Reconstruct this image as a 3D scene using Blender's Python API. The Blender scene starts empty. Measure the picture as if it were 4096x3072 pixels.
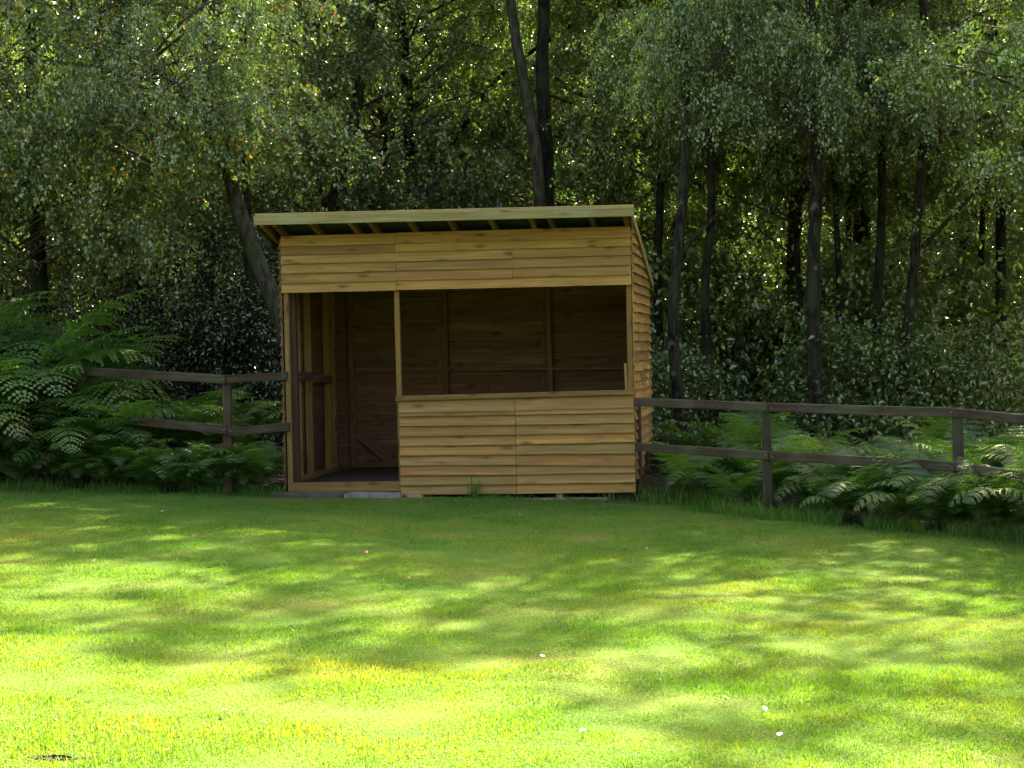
import bpy, math, random
import numpy as np
from mathutils import Vector, Matrix

# ------------------------------------------------------------------ camera, world, sun, exposure
scn = bpy.context.scene
COL = scn.collection
CAM = np.array([5.0466, -18.7883, 1.489]); YAW, PIT, ROL, FPX = -0.1416, -0.0199, -0.0210, 7500.0
_fw = np.array([math.sin(YAW)*math.cos(PIT), math.cos(YAW)*math.cos(PIT), math.sin(PIT)])
_r = np.array([math.cos(YAW), -math.sin(YAW), 0.0]); _u = np.cross(_r, _fw)
_R = _r*math.cos(ROL)+_u*math.sin(ROL); _U = -_r*math.sin(ROL)+_u*math.cos(ROL)
cam = bpy.data.cameras.new('camera'); co = bpy.data.objects.new('camera', cam); COL.objects.link(co)
cam.sensor_width = 36; cam.sensor_fit = 'HORIZONTAL'; cam.lens = FPX/4096*36
cam.clip_start = 0.1; cam.clip_end = 2000
co.matrix_world = Matrix(((_R[0], _U[0], -_fw[0], CAM[0]), (_R[1], _U[1], -_fw[1], CAM[1]), (_R[2], _U[2], -_fw[2], CAM[2]), (0, 0, 0, 1)))
scn.camera = co

SUN_EL, SUN_AZ = math.radians(41.5), math.radians(13)        # azimuth from +Y (behind the shed) towards +X
w = bpy.data.worlds.new('World'); scn.world = w; w.use_nodes = True
nt = w.node_tree; sky = nt.nodes.new('ShaderNodeTexSky'); sky.sky_type = 'NISHITA'; sky.sun_disc = False
sky.sun_elevation = SUN_EL; sky.sun_rotation = SUN_AZ; sky.air_density = 0.8; sky.dust_density = 5.0; sky.ozone_density = 0.0
nt.links.new(sky.outputs[0], nt.nodes['Background'].inputs[0]); nt.nodes['Background'].inputs[1].default_value = 0.13
sl = bpy.data.lights.new('sun', 'SUN'); sl.energy = 5.0; sl.angle = math.radians(0.53); sl.color = (1.0, 0.93, 0.80)
so = bpy.data.objects.new('sun', sl); COL.objects.link(so)
sd = Vector((math.sin(SUN_AZ)*math.cos(SUN_EL), math.cos(SUN_AZ)*math.cos(SUN_EL), math.sin(SUN_EL)))
so.rotation_euler = sd.to_track_quat('Z', 'Y').to_euler(); so.location = (5, 20, 30)
scn.view_settings.view_transform = 'Standard'; scn.view_settings.look = 'None'
scn.view_settings.exposure = 2.8; scn.view_settings.gamma = 1.0; scn.view_settings.use_curve_mapping = False
scn.render.engine = 'CYCLES'
cy = scn.cycles
cy.max_bounces = 5; cy.diffuse_bounces = 4; cy.glossy_bounces = 2; cy.transmission_bounces = 3; cy.transparent_max_bounces = 4
cy.sample_clamp_indirect = 2.0; cy.filter_width = 1.5; cy.caustics_reflective = False; cy.caustics_refractive = False
cy.use_denoising = True; cy.denoising_input_passes = 'RGB_ALBEDO_NORMAL'; cy.denoising_prefilter = 'NONE'
try: cy.denoiser = 'OPENIMAGEDENOISE'
except Exception: pass

def ray(px, py):
    return _fw+_R*(px-2048)/FPX-_U*(py-1536)/FPX
def atY(px, py, Y):
    d = ray(px, py); return CAM+d*((Y-CAM[1])/d[1])

rng = np.random.default_rng(7); rnd = random.Random(11)
PI = math.pi

# ------------------------------------------------------------------ helpers
def tag(o, label=None, cat=None, group=None, kind=None):
    if label: o['label'] = label
    if cat: o['category'] = cat
    if group: o['group'] = group
    if kind: o['kind'] = kind
    return o
def empty(name, loc=(0, 0, 0), rz=0.0, label=None, cat=None, group=None):
    o = bpy.data.objects.new(name, None); COL.objects.link(o); o.location = loc; o.rotation_euler = (0, 0, rz)
    o.empty_display_size = 0.1
    return tag(o, label, cat, group)
def link(name, me, parent=None, loc=(0, 0, 0), rot=(0, 0, 0), scale=(1, 1, 1)):
    o = bpy.data.objects.new(name, me); COL.objects.link(o); o.parent = parent
    o.location = loc; o.rotation_euler = rot; o.scale = scale
    return o
def mesh(name, v, f, mats, smooth=False):
    me = bpy.data.meshes.new(name); me.from_pydata([tuple(map(float, a)) for a in v], [], f); me.update()
    for m in (mats if isinstance(mats, (list, tuple)) else [mats]): me.materials.append(m)
    if smooth: me.polygons.foreach_set('use_smooth', [True]*len(me.polygons))
    return me
def npmesh(name, V, F, mats, attr=None, matidx=None, smooth=False):
    """V (n,3), F list of int arrays (m,k) -> mesh, fast"""
    me = bpy.data.meshes.new(name)
    nl = sum(f.size for f in F); npoly = sum(len(f) for f in F)
    me.vertices.add(len(V)); me.vertices.foreach_set('co', np.asarray(V, np.float32).ravel())
    me.loops.add(nl); me.loops.foreach_set('vertex_index', np.concatenate([f.ravel() for f in F]).astype(np.int32))
    sizes = np.concatenate([np.full(len(f), f.shape[1]) for f in F]); st = np.concatenate([[0], np.cumsum(sizes)[:-1]])
    me.polygons.add(npoly); me.polygons.foreach_set('loop_start', st.astype(np.int32))
    if matidx is not None: me.polygons.foreach_set('material_index', np.asarray(matidx, np.int32))
    if smooth: me.polygons.foreach_set('use_smooth', np.ones(npoly, bool))
    me.update(calc_edges=True)
    if attr is not None:
        a = me.attributes.new('rnd', 'FLOAT', 'FACE'); a.data.foreach_set('value', np.asarray(attr, np.float32))
    for m in (mats if isinstance(mats, (list, tuple)) else [mats]): me.materials.append(m)
    return me
BOXF = [(0, 3, 2, 1), (4, 5, 6, 7), (0, 1, 5, 4), (1, 2, 6, 5), (2, 3, 7, 6), (3, 0, 4, 7)]

# ------------------------------------------------------------------ materials
def newmat(name):
    m = bpy.data.materials.new(name); m.use_nodes = True; n = m.node_tree; n.nodes.clear()
    out = n.nodes.new('ShaderNodeOutputMaterial')
    return m, n, out
def N(n, typ, **kw):
    x = n.nodes.new(typ)
    for k, v in kw.items():
        if k.startswith('i_'): x.inputs[int(k[2:])].default_value = v
        else: setattr(x, k, v)
    return x
def ramp(n, src, stops, interp='LINEAR'):
    r = n.nodes.new('ShaderNodeValToRGB'); r.color_ramp.interpolation = interp
    e = r.color_ramp.elements
    while len(e) < len(stops): e.new(0.5)
    for k, (p, c) in enumerate(stops): e[k].position = p; e[k].color = (*c, 1)
    n.links.new(src, r.inputs[0]); return r
def mixc(n, fac, a, b, typ='MIX'):
    x = n.nodes.new('ShaderNodeMix'); x.data_type = 'RGBA'; x.blend_type = typ
    for k, v in ((0, fac), (6, a), (7, b)):
        if hasattr(v, 'is_linked') or hasattr(v, 'links'): n.links.new(v, x.inputs[k])
        elif k == 0: x.inputs[0].default_value = v
        else: x.inputs[k].default_value = (*v, 1)
    return x.outputs[2]

def wood(name, c_lo, c_hi, knots=0.85, green=0.0, rough=0.75, grainx=1.2):
    """sawn pine: grain along local x, knots, each board its own tint and offset"""
    m, n, out = newmat(name); L = n.links
    tc = N(n, 'ShaderNodeTexCoord'); oi = N(n, 'ShaderNodeObjectInfo')
    off = N(n, 'ShaderNodeVectorMath', operation='SCALE'); off.inputs[0].default_value = (37, 17, 53); L.new(oi.outputs['Random'], off.inputs['Scale'])
    add = N(n, 'ShaderNodeVectorMath', operation='ADD'); L.new(tc.outputs['Object'], add.inputs[0]); L.new(off.outputs[0], add.inputs[1])
    mp = N(n, 'ShaderNodeMapping'); mp.inputs['Scale'].default_value = (grainx, 22, 22); L.new(add.outputs[0], mp.inputs[0])
    # knots: voronoi in stretched space
    mk = N(n, 'ShaderNodeMapping'); mk.inputs['Scale'].default_value = (3.6, 11, 11); L.new(add.outputs[0], mk.inputs[0])
    vo = N(n, 'ShaderNodeTexVoronoi'); vo.inputs['Scale'].default_value = 1.0; L.new(mk.outputs[0], vo.inputs['Vector'])
    g = N(n, 'ShaderNodeTexNoise'); g.inputs['Scale'].default_value = 1.6; g.inputs['Detail'].default_value = 6; g.inputs['Distortion'].default_value = 0.6
    L.new(mp.outputs[0], g.inputs['Vector'])
    base = ramp(n, g.outputs['Fac'], [(0.25, tuple(q*0.92 for q in c_lo)), (0.45, c_lo), (0.70, c_hi)])
    big = N(n, 'ShaderNodeTexNoise'); big.inputs['Scale'].default_value = 1.3; big.inputs['Detail'].default_value = 3; L.new(add.outputs[0], big.inputs['Vector'])
    tint = ramp(n, oi.outputs['Random'], [(0.0, (0.62, 0.55, 0.52)), (0.18, (1.0, 0.98, 0.9)), (0.36, (1.14, 1.0, 0.74)), (0.54, (0.78, 0.80, 0.76)), (0.72, (1.0, 0.86, 0.70)), (0.86, (0.84, 0.76, 0.66)), (1.0, (1.25, 1.18, 1.04))])
    c1 = mixc(n, 1.0, base.outputs[0], tint.outputs[0], 'MULTIPLY')
    st = ramp(n, big.outputs['Fac'], [(0.38, (0.66, 0.62, 0.58)), (0.56, (1, 1, 1))])
    c2 = mixc(n, 0.3, c1, st.outputs[0], 'MULTIPLY')
    # only some cells hold a knot
    sel = N(n, 'ShaderNodeMath', operation='GREATER_THAN'); sel.inputs[1].default_value = 0.42
    sep = N(n, 'ShaderNodeSeparateColor'); L.new(vo.outputs['Color'], sep.inputs[0]); L.new(sep.outputs[0], sel.inputs[0])
    kr = ramp(n, vo.outputs['Distance'], [(0.08, (1, 1, 1)), (0.16, (0.6, 0.6, 0.6)), (0.32, (0, 0, 0))])
    km = N(n, 'ShaderNodeMath', operation='MULTIPLY'); L.new(kr.outputs[0], km.inputs[0]); L.new(sel.outputs[0], km.inputs[1])
    km2 = N(n, 'ShaderNodeMath', operation='MULTIPLY'); L.new(km.outputs[0], km2.inputs[0]); km2.inputs[1].default_value = knots
    c3 = mixc(n, km2.outputs[0], c2, (c_lo[0]*0.36, c_lo[1]*0.26, c_lo[2]*0.25))
    if green > 0:
        gn = N(n, 'ShaderNodeTexNoise'); gn.inputs['Scale'].default_value = 2.3; L.new(add.outputs[0], gn.inputs['Vector'])
        gr = ramp(n, gn.outputs['Fac'], [(0.42, (0, 0, 0)), (0.65, (green, green, green))])
        c3 = mixc(n, gr.outputs[0], c3, (0.30, 0.38, 0.20))
    b = N(n, 'ShaderNodeBsdfPrincipled'); b.inputs['Roughness'].default_value = rough; b.inputs['Specular IOR Level'].default_value = 0.25
    L.new(c3, b.inputs['Base Color'])
    bm = N(n, 'ShaderNodeBump'); bm.inputs['Strength'].default_value = 0.25; bm.inputs['Distance'].default_value = 0.004; L.new(g.outputs['Fac'], bm.inputs['Height'])
    L.new(bm.outputs[0], b.inputs['Normal']); L.new(b.outputs[0], out.inputs[0])
    return m
M_BOARD = wood('pine_weatherboard', (0.35, 0.192, 0.056), (0.46, 0.278, 0.092), green=0.0)
M_FRAME = wood('pine_framing', (0.25, 0.14, 0.04), (0.34, 0.215, 0.07))
M_FASCIA = wood('treated_fascia_timber', (0.30, 0.215, 0.085), (0.40, 0.31, 0.135), green=0.25)
M_FENCE = wood('weathered_fence_timber', (0.058, 0.036, 0.021), (0.105, 0.069, 0.040), knots=0.4, green=0.10, rough=0.9)
M_POST = wood('brown_post_timber', (0.085, 0.044, 0.026), (0.14, 0.08, 0.046), knots=0.4)
M_RAFT = wood('rafter_timber', (0.17, 0.10, 0.034), (0.23, 0.15, 0.05))
M_FLOOR = wood('dark_floor_boards', (0.055, 0.036, 0.028), (0.10, 0.066, 0.05), knots=0.3)
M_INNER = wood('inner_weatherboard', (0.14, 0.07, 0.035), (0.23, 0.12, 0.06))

def simple(name, c1, c2, scale=8, rough=0.85, bump=0.5, dist=0.01, detail=6):
    m, n, out = newmat(name); L = n.links
    tc = N(n, 'ShaderNodeTexCoord'); no = N(n, 'ShaderNodeTexNoise'); no.inputs['Scale'].default_value = scale; no.inputs['Detail'].default_value = detail
    L.new(tc.outputs['Object'], no.inputs['Vector']); r = ramp(n, no.outputs['Fac'], [(0.32, c1), (0.68, c2)])
    b = N(n, 'ShaderNodeBsdfPrincipled'); b.inputs['Roughness'].default_value = rough; L.new(r.outputs[0], b.inputs['Base Color'])
    b.inputs['Specular IOR Level'].default_value = 0.3
    bm = N(n, 'ShaderNodeBump'); bm.inputs['Strength'].default_value = bump; bm.inputs['Distance'].default_value = dist; L.new(no.outputs['Fac'], bm.inputs['Height']); L.new(bm.outputs[0], b.inputs['Normal'])
    L.new(b.outputs[0], out.inputs[0]); return m
M_ROOF = simple('green_roofing_sheet', (0.018, 0.020, 0.016), (0.032, 0.034, 0.028), 6, 0.6, 0.1)
M_SLAB = simple('grey_concrete_slab', (0.15, 0.125, 0.09), (0.27, 0.235, 0.18), 14, 0.9)
M_SLABD = simple('dirty_brown_slab', (0.055, 0.038, 0.025), (0.12, 0.088, 0.06), 10, 0.95)
M_BRICK = simple('pale_red_brick', (0.30, 0.16, 0.10), (0.44, 0.28, 0.19), 20, 0.95)
M_NAIL = simple('galvanised_metal', (0.25, 0.25, 0.24), (0.38, 0.38, 0.36), 20, 0.45)
M_LITTER = simple('leaf_litter_soil', (0.018, 0.013, 0.008), (0.075, 0.05, 0.026), 9, 0.95, 1.0, 0.05)
M_MUD = simple('bare_soil', (0.014, 0.010, 0.007), (0.04, 0.030, 0.02), 22, 0.95, 1.0, 0.03)

def bark(name, dark, light, patch, pthr):
    m, n, out = newmat(name); L = n.links
    tc = N(n, 'ShaderNodeTexCoord'); mp = N(n, 'ShaderNodeMapping'); mp.inputs['Scale'].default_value = (9, 9, 2.2); L.new(tc.outputs['Object'], mp.inputs[0])
    no = N(n, 'ShaderNodeTexNoise'); no.inputs['Scale'].default_value = 2.0; no.inputs['Detail'].default_value = 8; no.inputs['Roughness'].default_value = 0.7; L.new(mp.outputs[0], no.inputs['Vector'])
    r = ramp(n, no.outputs['Fac'], [(0.42, dark), (0.58, light)])
    mp2 = N(n, 'ShaderNodeMapping'); mp2.inputs['Scale'].default_value = (5, 5, 4.5); L.new(tc.outputs['Object'], mp2.inputs[0])
    n2 = N(n, 'ShaderNodeTexNoise'); n2.inputs['Scale'].default_value = 1.1; n2.inputs['Detail'].default_value = 5; L.new(mp2.outputs[0], n2.inputs['Vector'])
    pr = ramp(n, n2.outputs['Fac'], [(pthr, (0, 0, 0)), (pthr+0.08, (1, 1, 1))])
    c = mixc(n, pr.outputs[0], r.outputs[0], patch)
    n3 = N(n, 'ShaderNodeTexNoise'); n3.inputs['Scale'].default_value = 1.7; n3.inputs['Detail'].default_value = 4; L.new(tc.outputs['Object'], n3.inputs['Vector'])
    mr = ramp(n, n3.outputs['Fac'], [(0.48, (0, 0, 0)), (0.66, (0.55, 0.55, 0.55))])
    c = mixc(n, mr.outputs[0], c, (0.05, 0.065, 0.022))
    b = N(n, 'ShaderNodeBsdfPrincipled'); b.inputs['Roughness'].default_value = 0.9; b.inputs['Specular IOR Level'].default_value = 0.2; L.new(c, b.inputs['Base Color'])
    bm = N(n, 'ShaderNodeBump'); bm.inputs['Strength'].default_value = 0.9; bm.inputs['Distance'].default_value = 0.03; L.new(no.outputs['Fac'], bm.inputs['Height']); L.new(bm.outputs[0], b.inputs['Normal'])
    L.new(b.outputs[0], out.inputs[0]); return m
M_BIRCH = bark('birch_bark', (0.008, 0.006, 0.004), (0.058, 0.043, 0.028), (0.19, 0.165, 0.12), 0.61)
M_BARK = bark('dark_bark', (0.005, 0.004, 0.003), (0.034, 0.024, 0.014), (0.06, 0.048, 0.03), 0.66)
M_GREY = bark('smooth_grey_bark', (0.025, 0.020, 0.012), (0.095, 0.076, 0.048), (0.13, 0.11, 0.08), 0.62)
M_TWIG = simple('twig_bark', (0.05, 0.035, 0.022), (0.10, 0.075, 0.05), 10)

def leafmat(name, stops, trans, tfac=0.45, gfac=0.10, grough=0.32, objvar=0.25):
    """leaf: diffuse + translucent + a waxy sheen; own colour of each leaf from the face attribute"""
    m, n, out = newmat(name); L = n.links
    at = N(n, 'ShaderNodeAttribute'); at.attribute_name = 'rnd'
    oi = N(n, 'ShaderNodeObjectInfo')
    r = ramp(n, at.outputs['Fac'], stops)
    ov = ramp(n, oi.outputs['Random'], [(0, (1-objvar, 1-objvar, 1-objvar*0.6)), (0.5, (1, 1, 1)), (1, (1+objvar, 1+objvar*0.7, 1))])
    c = mixc(n, 1.0, r.outputs[0], ov.outputs[0], 'MULTIPLY')
    tcol = mixc(n, 1.0, c, trans, 'MULTIPLY')
    d = N(n, 'ShaderNodeBsdfDiffuse'); L.new(c, d.inputs[0])
    t = N(n, 'ShaderNodeBsdfTranslucent'); L.new(tcol, t.inputs[0])
    mx = N(n, 'ShaderNodeMixShader'); mx.inputs[0].default_value = tfac; L.new(d.outputs[0], mx.inputs[1]); L.new(t.outputs[0], mx.inputs[2])
    g = N(n, 'ShaderNodeBsdfGlossy'); g.inputs['Roughness'].default_value = grough; g.inputs[0].default_value = (1.0, 1.0, 0.66, 1)
    m2 = N(n, 'ShaderNodeMixShader'); m2.inputs[0].default_value = gfac; L.new(mx.outputs[0], m2.inputs[1]); L.new(g.outputs[0], m2.inputs[2])
    L.new(m2.outputs[0], out.inputs[0]); return m
ORANGE = (0.55, 0.20, 0.02)
M_LBIRCH = leafmat('birch_leaves', [(0.0, (0.066, 0.110, 0.031)), (0.5, (0.114, 0.168, 0.046)), (0.93, (0.19, 0.24, 0.062)), (0.985, (0.15, 0.18, 0.04)), (0.995, (0.45, 0.25, 0.03))], (1.5, 1.8, 0.5), 0.42, 0.13, 0.34)
M_LAUT = leafmat('birch_leaves_turning', [(0.0, (0.070, 0.114, 0.031)), (0.5, (0.120, 0.172, 0.046)), (0.93, (0.19, 0.24, 0.062)), (0.952, (0.16, 0.17, 0.04)), (0.962, ORANGE)], (1.6, 1.75, 0.5), 0.42, 0.13, 0.34)
M_LOAK = leafmat('woodland_leaves', [(0.0, (0.062, 0.102, 0.028)), (0.5, (0.102, 0.152, 0.040)), (1.0, (0.160, 0.210, 0.052))], (1.15, 1.35, 0.42), 0.48, 0.13, 0.34)
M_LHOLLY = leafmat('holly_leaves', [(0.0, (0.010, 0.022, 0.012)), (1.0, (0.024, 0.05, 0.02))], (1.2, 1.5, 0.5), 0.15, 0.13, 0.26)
M_DFERN = leafmat('browned_bracken', [(0.0, (0.12, 0.07, 0.03)), (1.0, (0.20, 0.12, 0.045))], (1.5, 1.3, 0.6), 0.35, 0.05, 0.4)
M_FERN = leafmat('bracken_fronds', [(0.0, (0.055, 0.120, 0.032)), (0.6, (0.092, 0.165, 0.042)), (1.0, (0.155, 0.215, 0.055))], (1.7, 1.9, 0.45), 0.45, 0.05, 0.42, 0.35)
M_GRASS = leafmat('grass_blades', [(0.0, (0.044, 0.155, 0.015)), (0.42, (0.078, 0.188, 0.019)), (0.72, (0.120, 0.205, 0.028)), (0.90, (0.175, 0.205, 0.05)), (1.0, (0.25, 0.25, 0.12))], (2.65, 1.65, 0.45), 0.46, 0.04, 0.42, 0.0)

def lawnmat():
    m, n, out = newmat('lawn_turf'); L = n.links
    tc = N(n, 'ShaderNodeTexCoord')
    a = N(n, 'ShaderNodeTexNoise'); a.inputs['Scale'].default_value = 1.1; a.inputs['Detail'].default_value = 5; L.new(tc.outputs['Object'], a.inputs['Vector'])
    f = N(n, 'ShaderNodeTexNoise'); f.inputs['Scale'].default_value = 70; f.inputs['Detail'].default_value = 4; L.new(tc.outputs['Object'], f.inputs['Vector'])
    r1 = ramp(n, a.outputs['Fac'], [(0.35, (0.085, 0.155, 0.022)), (0.6, (0.13, 0.18, 0.03)), (0.75, (0.19, 0.18, 0.055))])
    r2 = ramp(n, f.outputs['Fac'], [(0.3, (0.55, 0.55, 0.5)), (0.7, (1.25, 1.2, 1.0))])
    c = mixc(n, 1.0, r1.outputs[0], r2.outputs[0], 'MULTIPLY')
    b = N(n, 'ShaderNodeBsdfPrincipled'); b.inputs['Roughness'].default_value = 0.95; b.inputs['Specular IOR Level'].default_value = 0.05; L.new(c, b.inputs['Base Color'])
    bm = N(n, 'ShaderNodeBump'); bm.inputs['Strength'].default_value = 1.0; bm.inputs['Distance'].default_value = 0.03; L.new(f.outputs['Fac'], bm.inputs['Height']); L.new(bm.outputs[0], b.inputs['Normal'])
    L.new(b.outputs[0], out.inputs[0]); return m
M_LAWN = lawnmat()
M_WHITE = simple('white_petals', (0.75, 0.75, 0.72), (0.82, 0.82, 0.8), 30)
M_YOLK = simple('yellow_flower_centre', (0.6, 0.4, 0.03), (0.7, 0.5, 0.05), 60)
M_DEAD = simple('fallen_brown_leaf', (0.22, 0.10, 0.03), (0.42, 0.22, 0.07), 30)

# ------------------------------------------------------------------ the ground
EDGE = np.array([(-60, 1.0), (-8, 0.3), (-3.2, 0.15), (-1.0, 0.30), (0.0, 0.02), (3.6, -0.08), (4.3, -0.65), (4.95, -1.42), (6.1, -2.45), (7.05, -3.35), (7.75, -5.5), (9, -8.0), (60, -40)])
def edgeY(x): return np.interp(x, EDGE[:, 0], EDGE[:, 1])
def gz(x, y):
    x = np.asarray(x, float); y = np.asarray(y, float)
    z = 0.0-0.30*np.tanh(x/10.0)
    z = z+0.018*np.sin(x*0.9+0.4*y)*np.sin(y*0.7+1.3)+0.008*np.sin(x*2.3+1)*np.sin(y*2.9)
    d = y-edgeY(x)
    bank = np.clip(d/0.8, 0, 1)
    z = z+0.12*bank*bank*(3-2*bank)*np.clip((0.3-x)/0.8, 0, 1)
    z = z+0.012*np.clip(d-1, 0, 60)
    return z
def sheet(name, xs, ys, zf, mat, yedge=None):
    X, Y = np.meshgrid(xs, ys)
    if yedge is not None: Y = yedge(X, Y)
    Z = zf(X, Y); V = np.stack([X, Y, Z], -1).reshape(-1, 3)
    nx = len(xs); i = np.arange(len(ys)-1)[:, None]*nx+np.arange(nx-1)[None]; i = i.ravel()
    F = np.stack([i, i+1, i+nx+1, i+nx], 1)
    return npmesh(name, V, [F], mat, smooth=True)
xs = np.concatenate([np.linspace(-400, -30, 12), np.linspace(-28, 30, 117), np.linspace(34, 400, 12)])
ys = np.concatenate([np.linspace(-400, -32, 12), np.linspace(-30, -8, 30), np.linspace(-7.5, 6, 55), np.linspace(7, 60, 40), np.linspace(66, 500, 12)])
tag(link('woodland_floor', sheet('woodland_floor', xs, ys, lambda x, y: gz(x, y)-0.02-0.10*np.clip((edgeY(x)-y-0.25)/0.4, 0, 1), M_LITTER)), 'dark leaf litter and soil under the trees', 'ground', kind='structure')
lx = np.concatenate([np.linspace(-300, -12, 10), np.linspace(-10, 14, 240), np.linspace(17, 300, 10)])
ly = np.concatenate([[-300, -150, -80, -45], np.linspace(-28, 0, 120)])
def lawn_edge(X, Y):
    e = edgeY(X)+0.10*np.sin(X*2.1)+0.06*np.sin(X*5.3+1)
    return np.where(Y > -3.0, e-(0-Y)*(e+3.0)/3.0, Y) if True else Y
tag(link('lawn', sheet('lawn', lx, ly, lambda x, y: gz(x, y)+0.004, M_LAWN, lawn_edge)), 'mown green lawn in front of the shed', 'lawn', kind='structure')

# ------------------------------------------------------------------ the shed
D = 2.28; W = 3.6
shed = empty('timber_shed', (1.8, 1.1, -0.05), 0, 'open fronted timber shed with lapped pine boards and a sloping roof', 'shed')
SO = np.array([1.8, 1.1, -0.05])
def part(name, me, at, rot=(0, 0, 0), parent=None):
    a = np.asarray(at, float)
    return link(name, me, parent or shed, tuple(a-SO), rot)
def board(name, L, h=0.125, tb=0.029, tt=0.008, mat=None, seg=8, warp=0.003, dz=0.0, lip=0.0, bow=0.0):
    """feather edge board: local x = length, -y = outwards, z up from its lower edge. dz: far end higher by dz"""
    vs, fs = [], []
    ph = rnd.uniform(0, 6); k = rnd.uniform(2, 5)
    for i in range(seg+1):
        t = i/seg; x = L*t; wv = warp*math.sin(ph+k*t*3)+rnd.uniform(-.3, .3)*warp
        z0 = dz*t+wv; oy = lip*math.sin(ph*2+t*4)+bow*math.sin(PI*t)
        z1 = h+dz*t+0.3*wv
        vs += [(x, -tb-0.012+oy, z0), (x, -0.012+oy*0.6, z0+0.001), (x, 0, z1), (x, -tt, z1)]
    for i in range(seg):
        a = i*4; b = a+4
        fs += [(a+0, b+0, b+3, a+3)[::1], (a+1, a+2, b+2, b+1), (a+0, a+1, b+1, b+0), (a+2, a+3, b+3, b+2)]
    fs += [(0, 3, 2, 1), (seg*4, seg*4+1, seg*4+2, seg*4+3)]
    me = mesh('weatherboard', vs, fs, mat or M_BOARD); return me
def wboard(at, L, rz=0.0, **k):
    return part('weatherboard', board('b', L, **k), at, (0, 0, rz))
def beam(name, a, b, wdt, hgt, mat=M_FRAME, up=(0, 0, 1), parent=None, bev=0.004):
    """rectangular timber from a to b, grain along its length, edges eased"""
    a = Vector(a); b = Vector(b); d = b-a; L = d.length; x = d.normalized(); u = Vector(up)
    if abs(x.dot(u)) > 0.95: u = Vector((0, 1, 0))
    y = u.cross(x).normalized(); z = x.cross(y)
    W2, H2 = wdt/2, hgt/2; c = bev
    prof = [(-W2+c, -H2), (W2-c, -H2), (W2, -H2+c), (W2, H2-c), (W2-c, H2), (-W2+c, H2), (-W2, H2-c), (-W2, -H2+c)]
    vs = [(0, p, q) for p, q in prof]+[(L, p, q) for p, q in prof]
    fs = [(i, (i+1) % 8, 8+(i+1) % 8, 8+i) for i in range(8)]+[tuple(range(7, -1, -1)), tuple(range(8, 16))]
    me = mesh(name, vs, fs, mat)
    mw = Matrix((x, y, z)).transposed().to_4x4()
    o = link(name, me, parent if parent is not None else shed)
    base = Vector(SO) if parent is None else parent.location
    o.location = a-base; o.rotation_euler = mw.to_euler()
    return o
# front wall, above the openings
for i, (z, joints) in enumerate([(2.090, [1.2]), (2.190, [2.4]), (2.288, [1.2]), (2.385, [2.4]), (2.478, [1.2]), (2.565, [1.2])]):
    xs_ = [0]+joints+[W]
    for a, b in zip(xs_[:-1], xs_[1:]):
        wboard((a+0.002, 0, z), b-a-0.004, h=0.125 if i < 5 else 0.11, dz=-0.005*(b-a)/W*2, warp=0.0015)
# front wall, below the window opening: left and right boards with their own slopes
lo_l = [(0.002, 0.0), (0.100, 0.0), (0.200, -0.006), (0.301, -0.009), (0.403, -0.003), (0.502, -0.003), (0.598, 0.002), (0.702, -0.002), (0.802, -0.001), (0.840, 0.002)]
lo_r = [(0.0, 0.006), (0.101, 0.004), (0.196, 0.006), (0.292, -0.022), (0.400, -0.004), (0.500, 0.010), (0.600, 0.003), (0.700, 0.001), (0.801, 0.004), (0.843, 0.012)]
for (z, dz) in lo_l: wboard((1.203, 0, z), 1.193, dz=dz, warp=0.0015)
for k, (z, dz) in enumerate(lo_r): wboard((2.401, 0, z), 1.2, dz=dz, warp=0.0015, h=0.125 if k != 3 else 0.135)
# right wall: board ends curl, so the edges step in and out
zr = 0.335
rows = []
while zr < 2.62:
    rows.append(zr); zr += 0.0985
def roofz(y): return 2.705-0.215*y
for k, z in enumerate(rows):
    ymax = min(D, (2.70-z-0.02)/0.215)
    if ymax < 0.25: continue
    h = min(0.125, 0.125)
    if abs(z-1.123) < 0.05:      # the row with a short end piece
        wboard((W-0.002, 0.0, z-0.006), 0.5, PI/2, warp=0.004, lip=0.003); wboard((W-0.002, 0.508, z+0.006), ymax-0.51, PI/2, warp=0.005, lip=0.004)
    elif z < 0.45:
        wboard((W-0.002, 0.0, z), 1.0, PI/2, warp=0.005, lip=0.004); wboard((W-0.002, 1.004, z+0.012), ymax-1.0, PI/2, warp=0.005)
    else:
        wboard((W-0.002, 0.0, z+rnd.uniform(-.004, .004)), ymax, PI/2, warp=0.0038, lip=0.003, seg=9)
wboard((W-0.002, 0.0, 0.235), 0.9, PI/2, warp=0.006)
wboard((W-0.002, 0.0, 0.137), 0.7, PI/2, warp=0.006)
# left wall (outside faces -x) and back wall
z = 0.06; k = 0
while z < 2.6:
    ymax = min(D, (2.70-z-0.02)/0.215)
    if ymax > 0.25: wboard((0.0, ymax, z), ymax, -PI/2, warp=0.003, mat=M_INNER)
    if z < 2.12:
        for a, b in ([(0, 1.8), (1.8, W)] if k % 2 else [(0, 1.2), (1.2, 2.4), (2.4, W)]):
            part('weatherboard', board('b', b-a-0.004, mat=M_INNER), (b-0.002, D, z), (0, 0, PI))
    z += 0.099; k += 1
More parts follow.
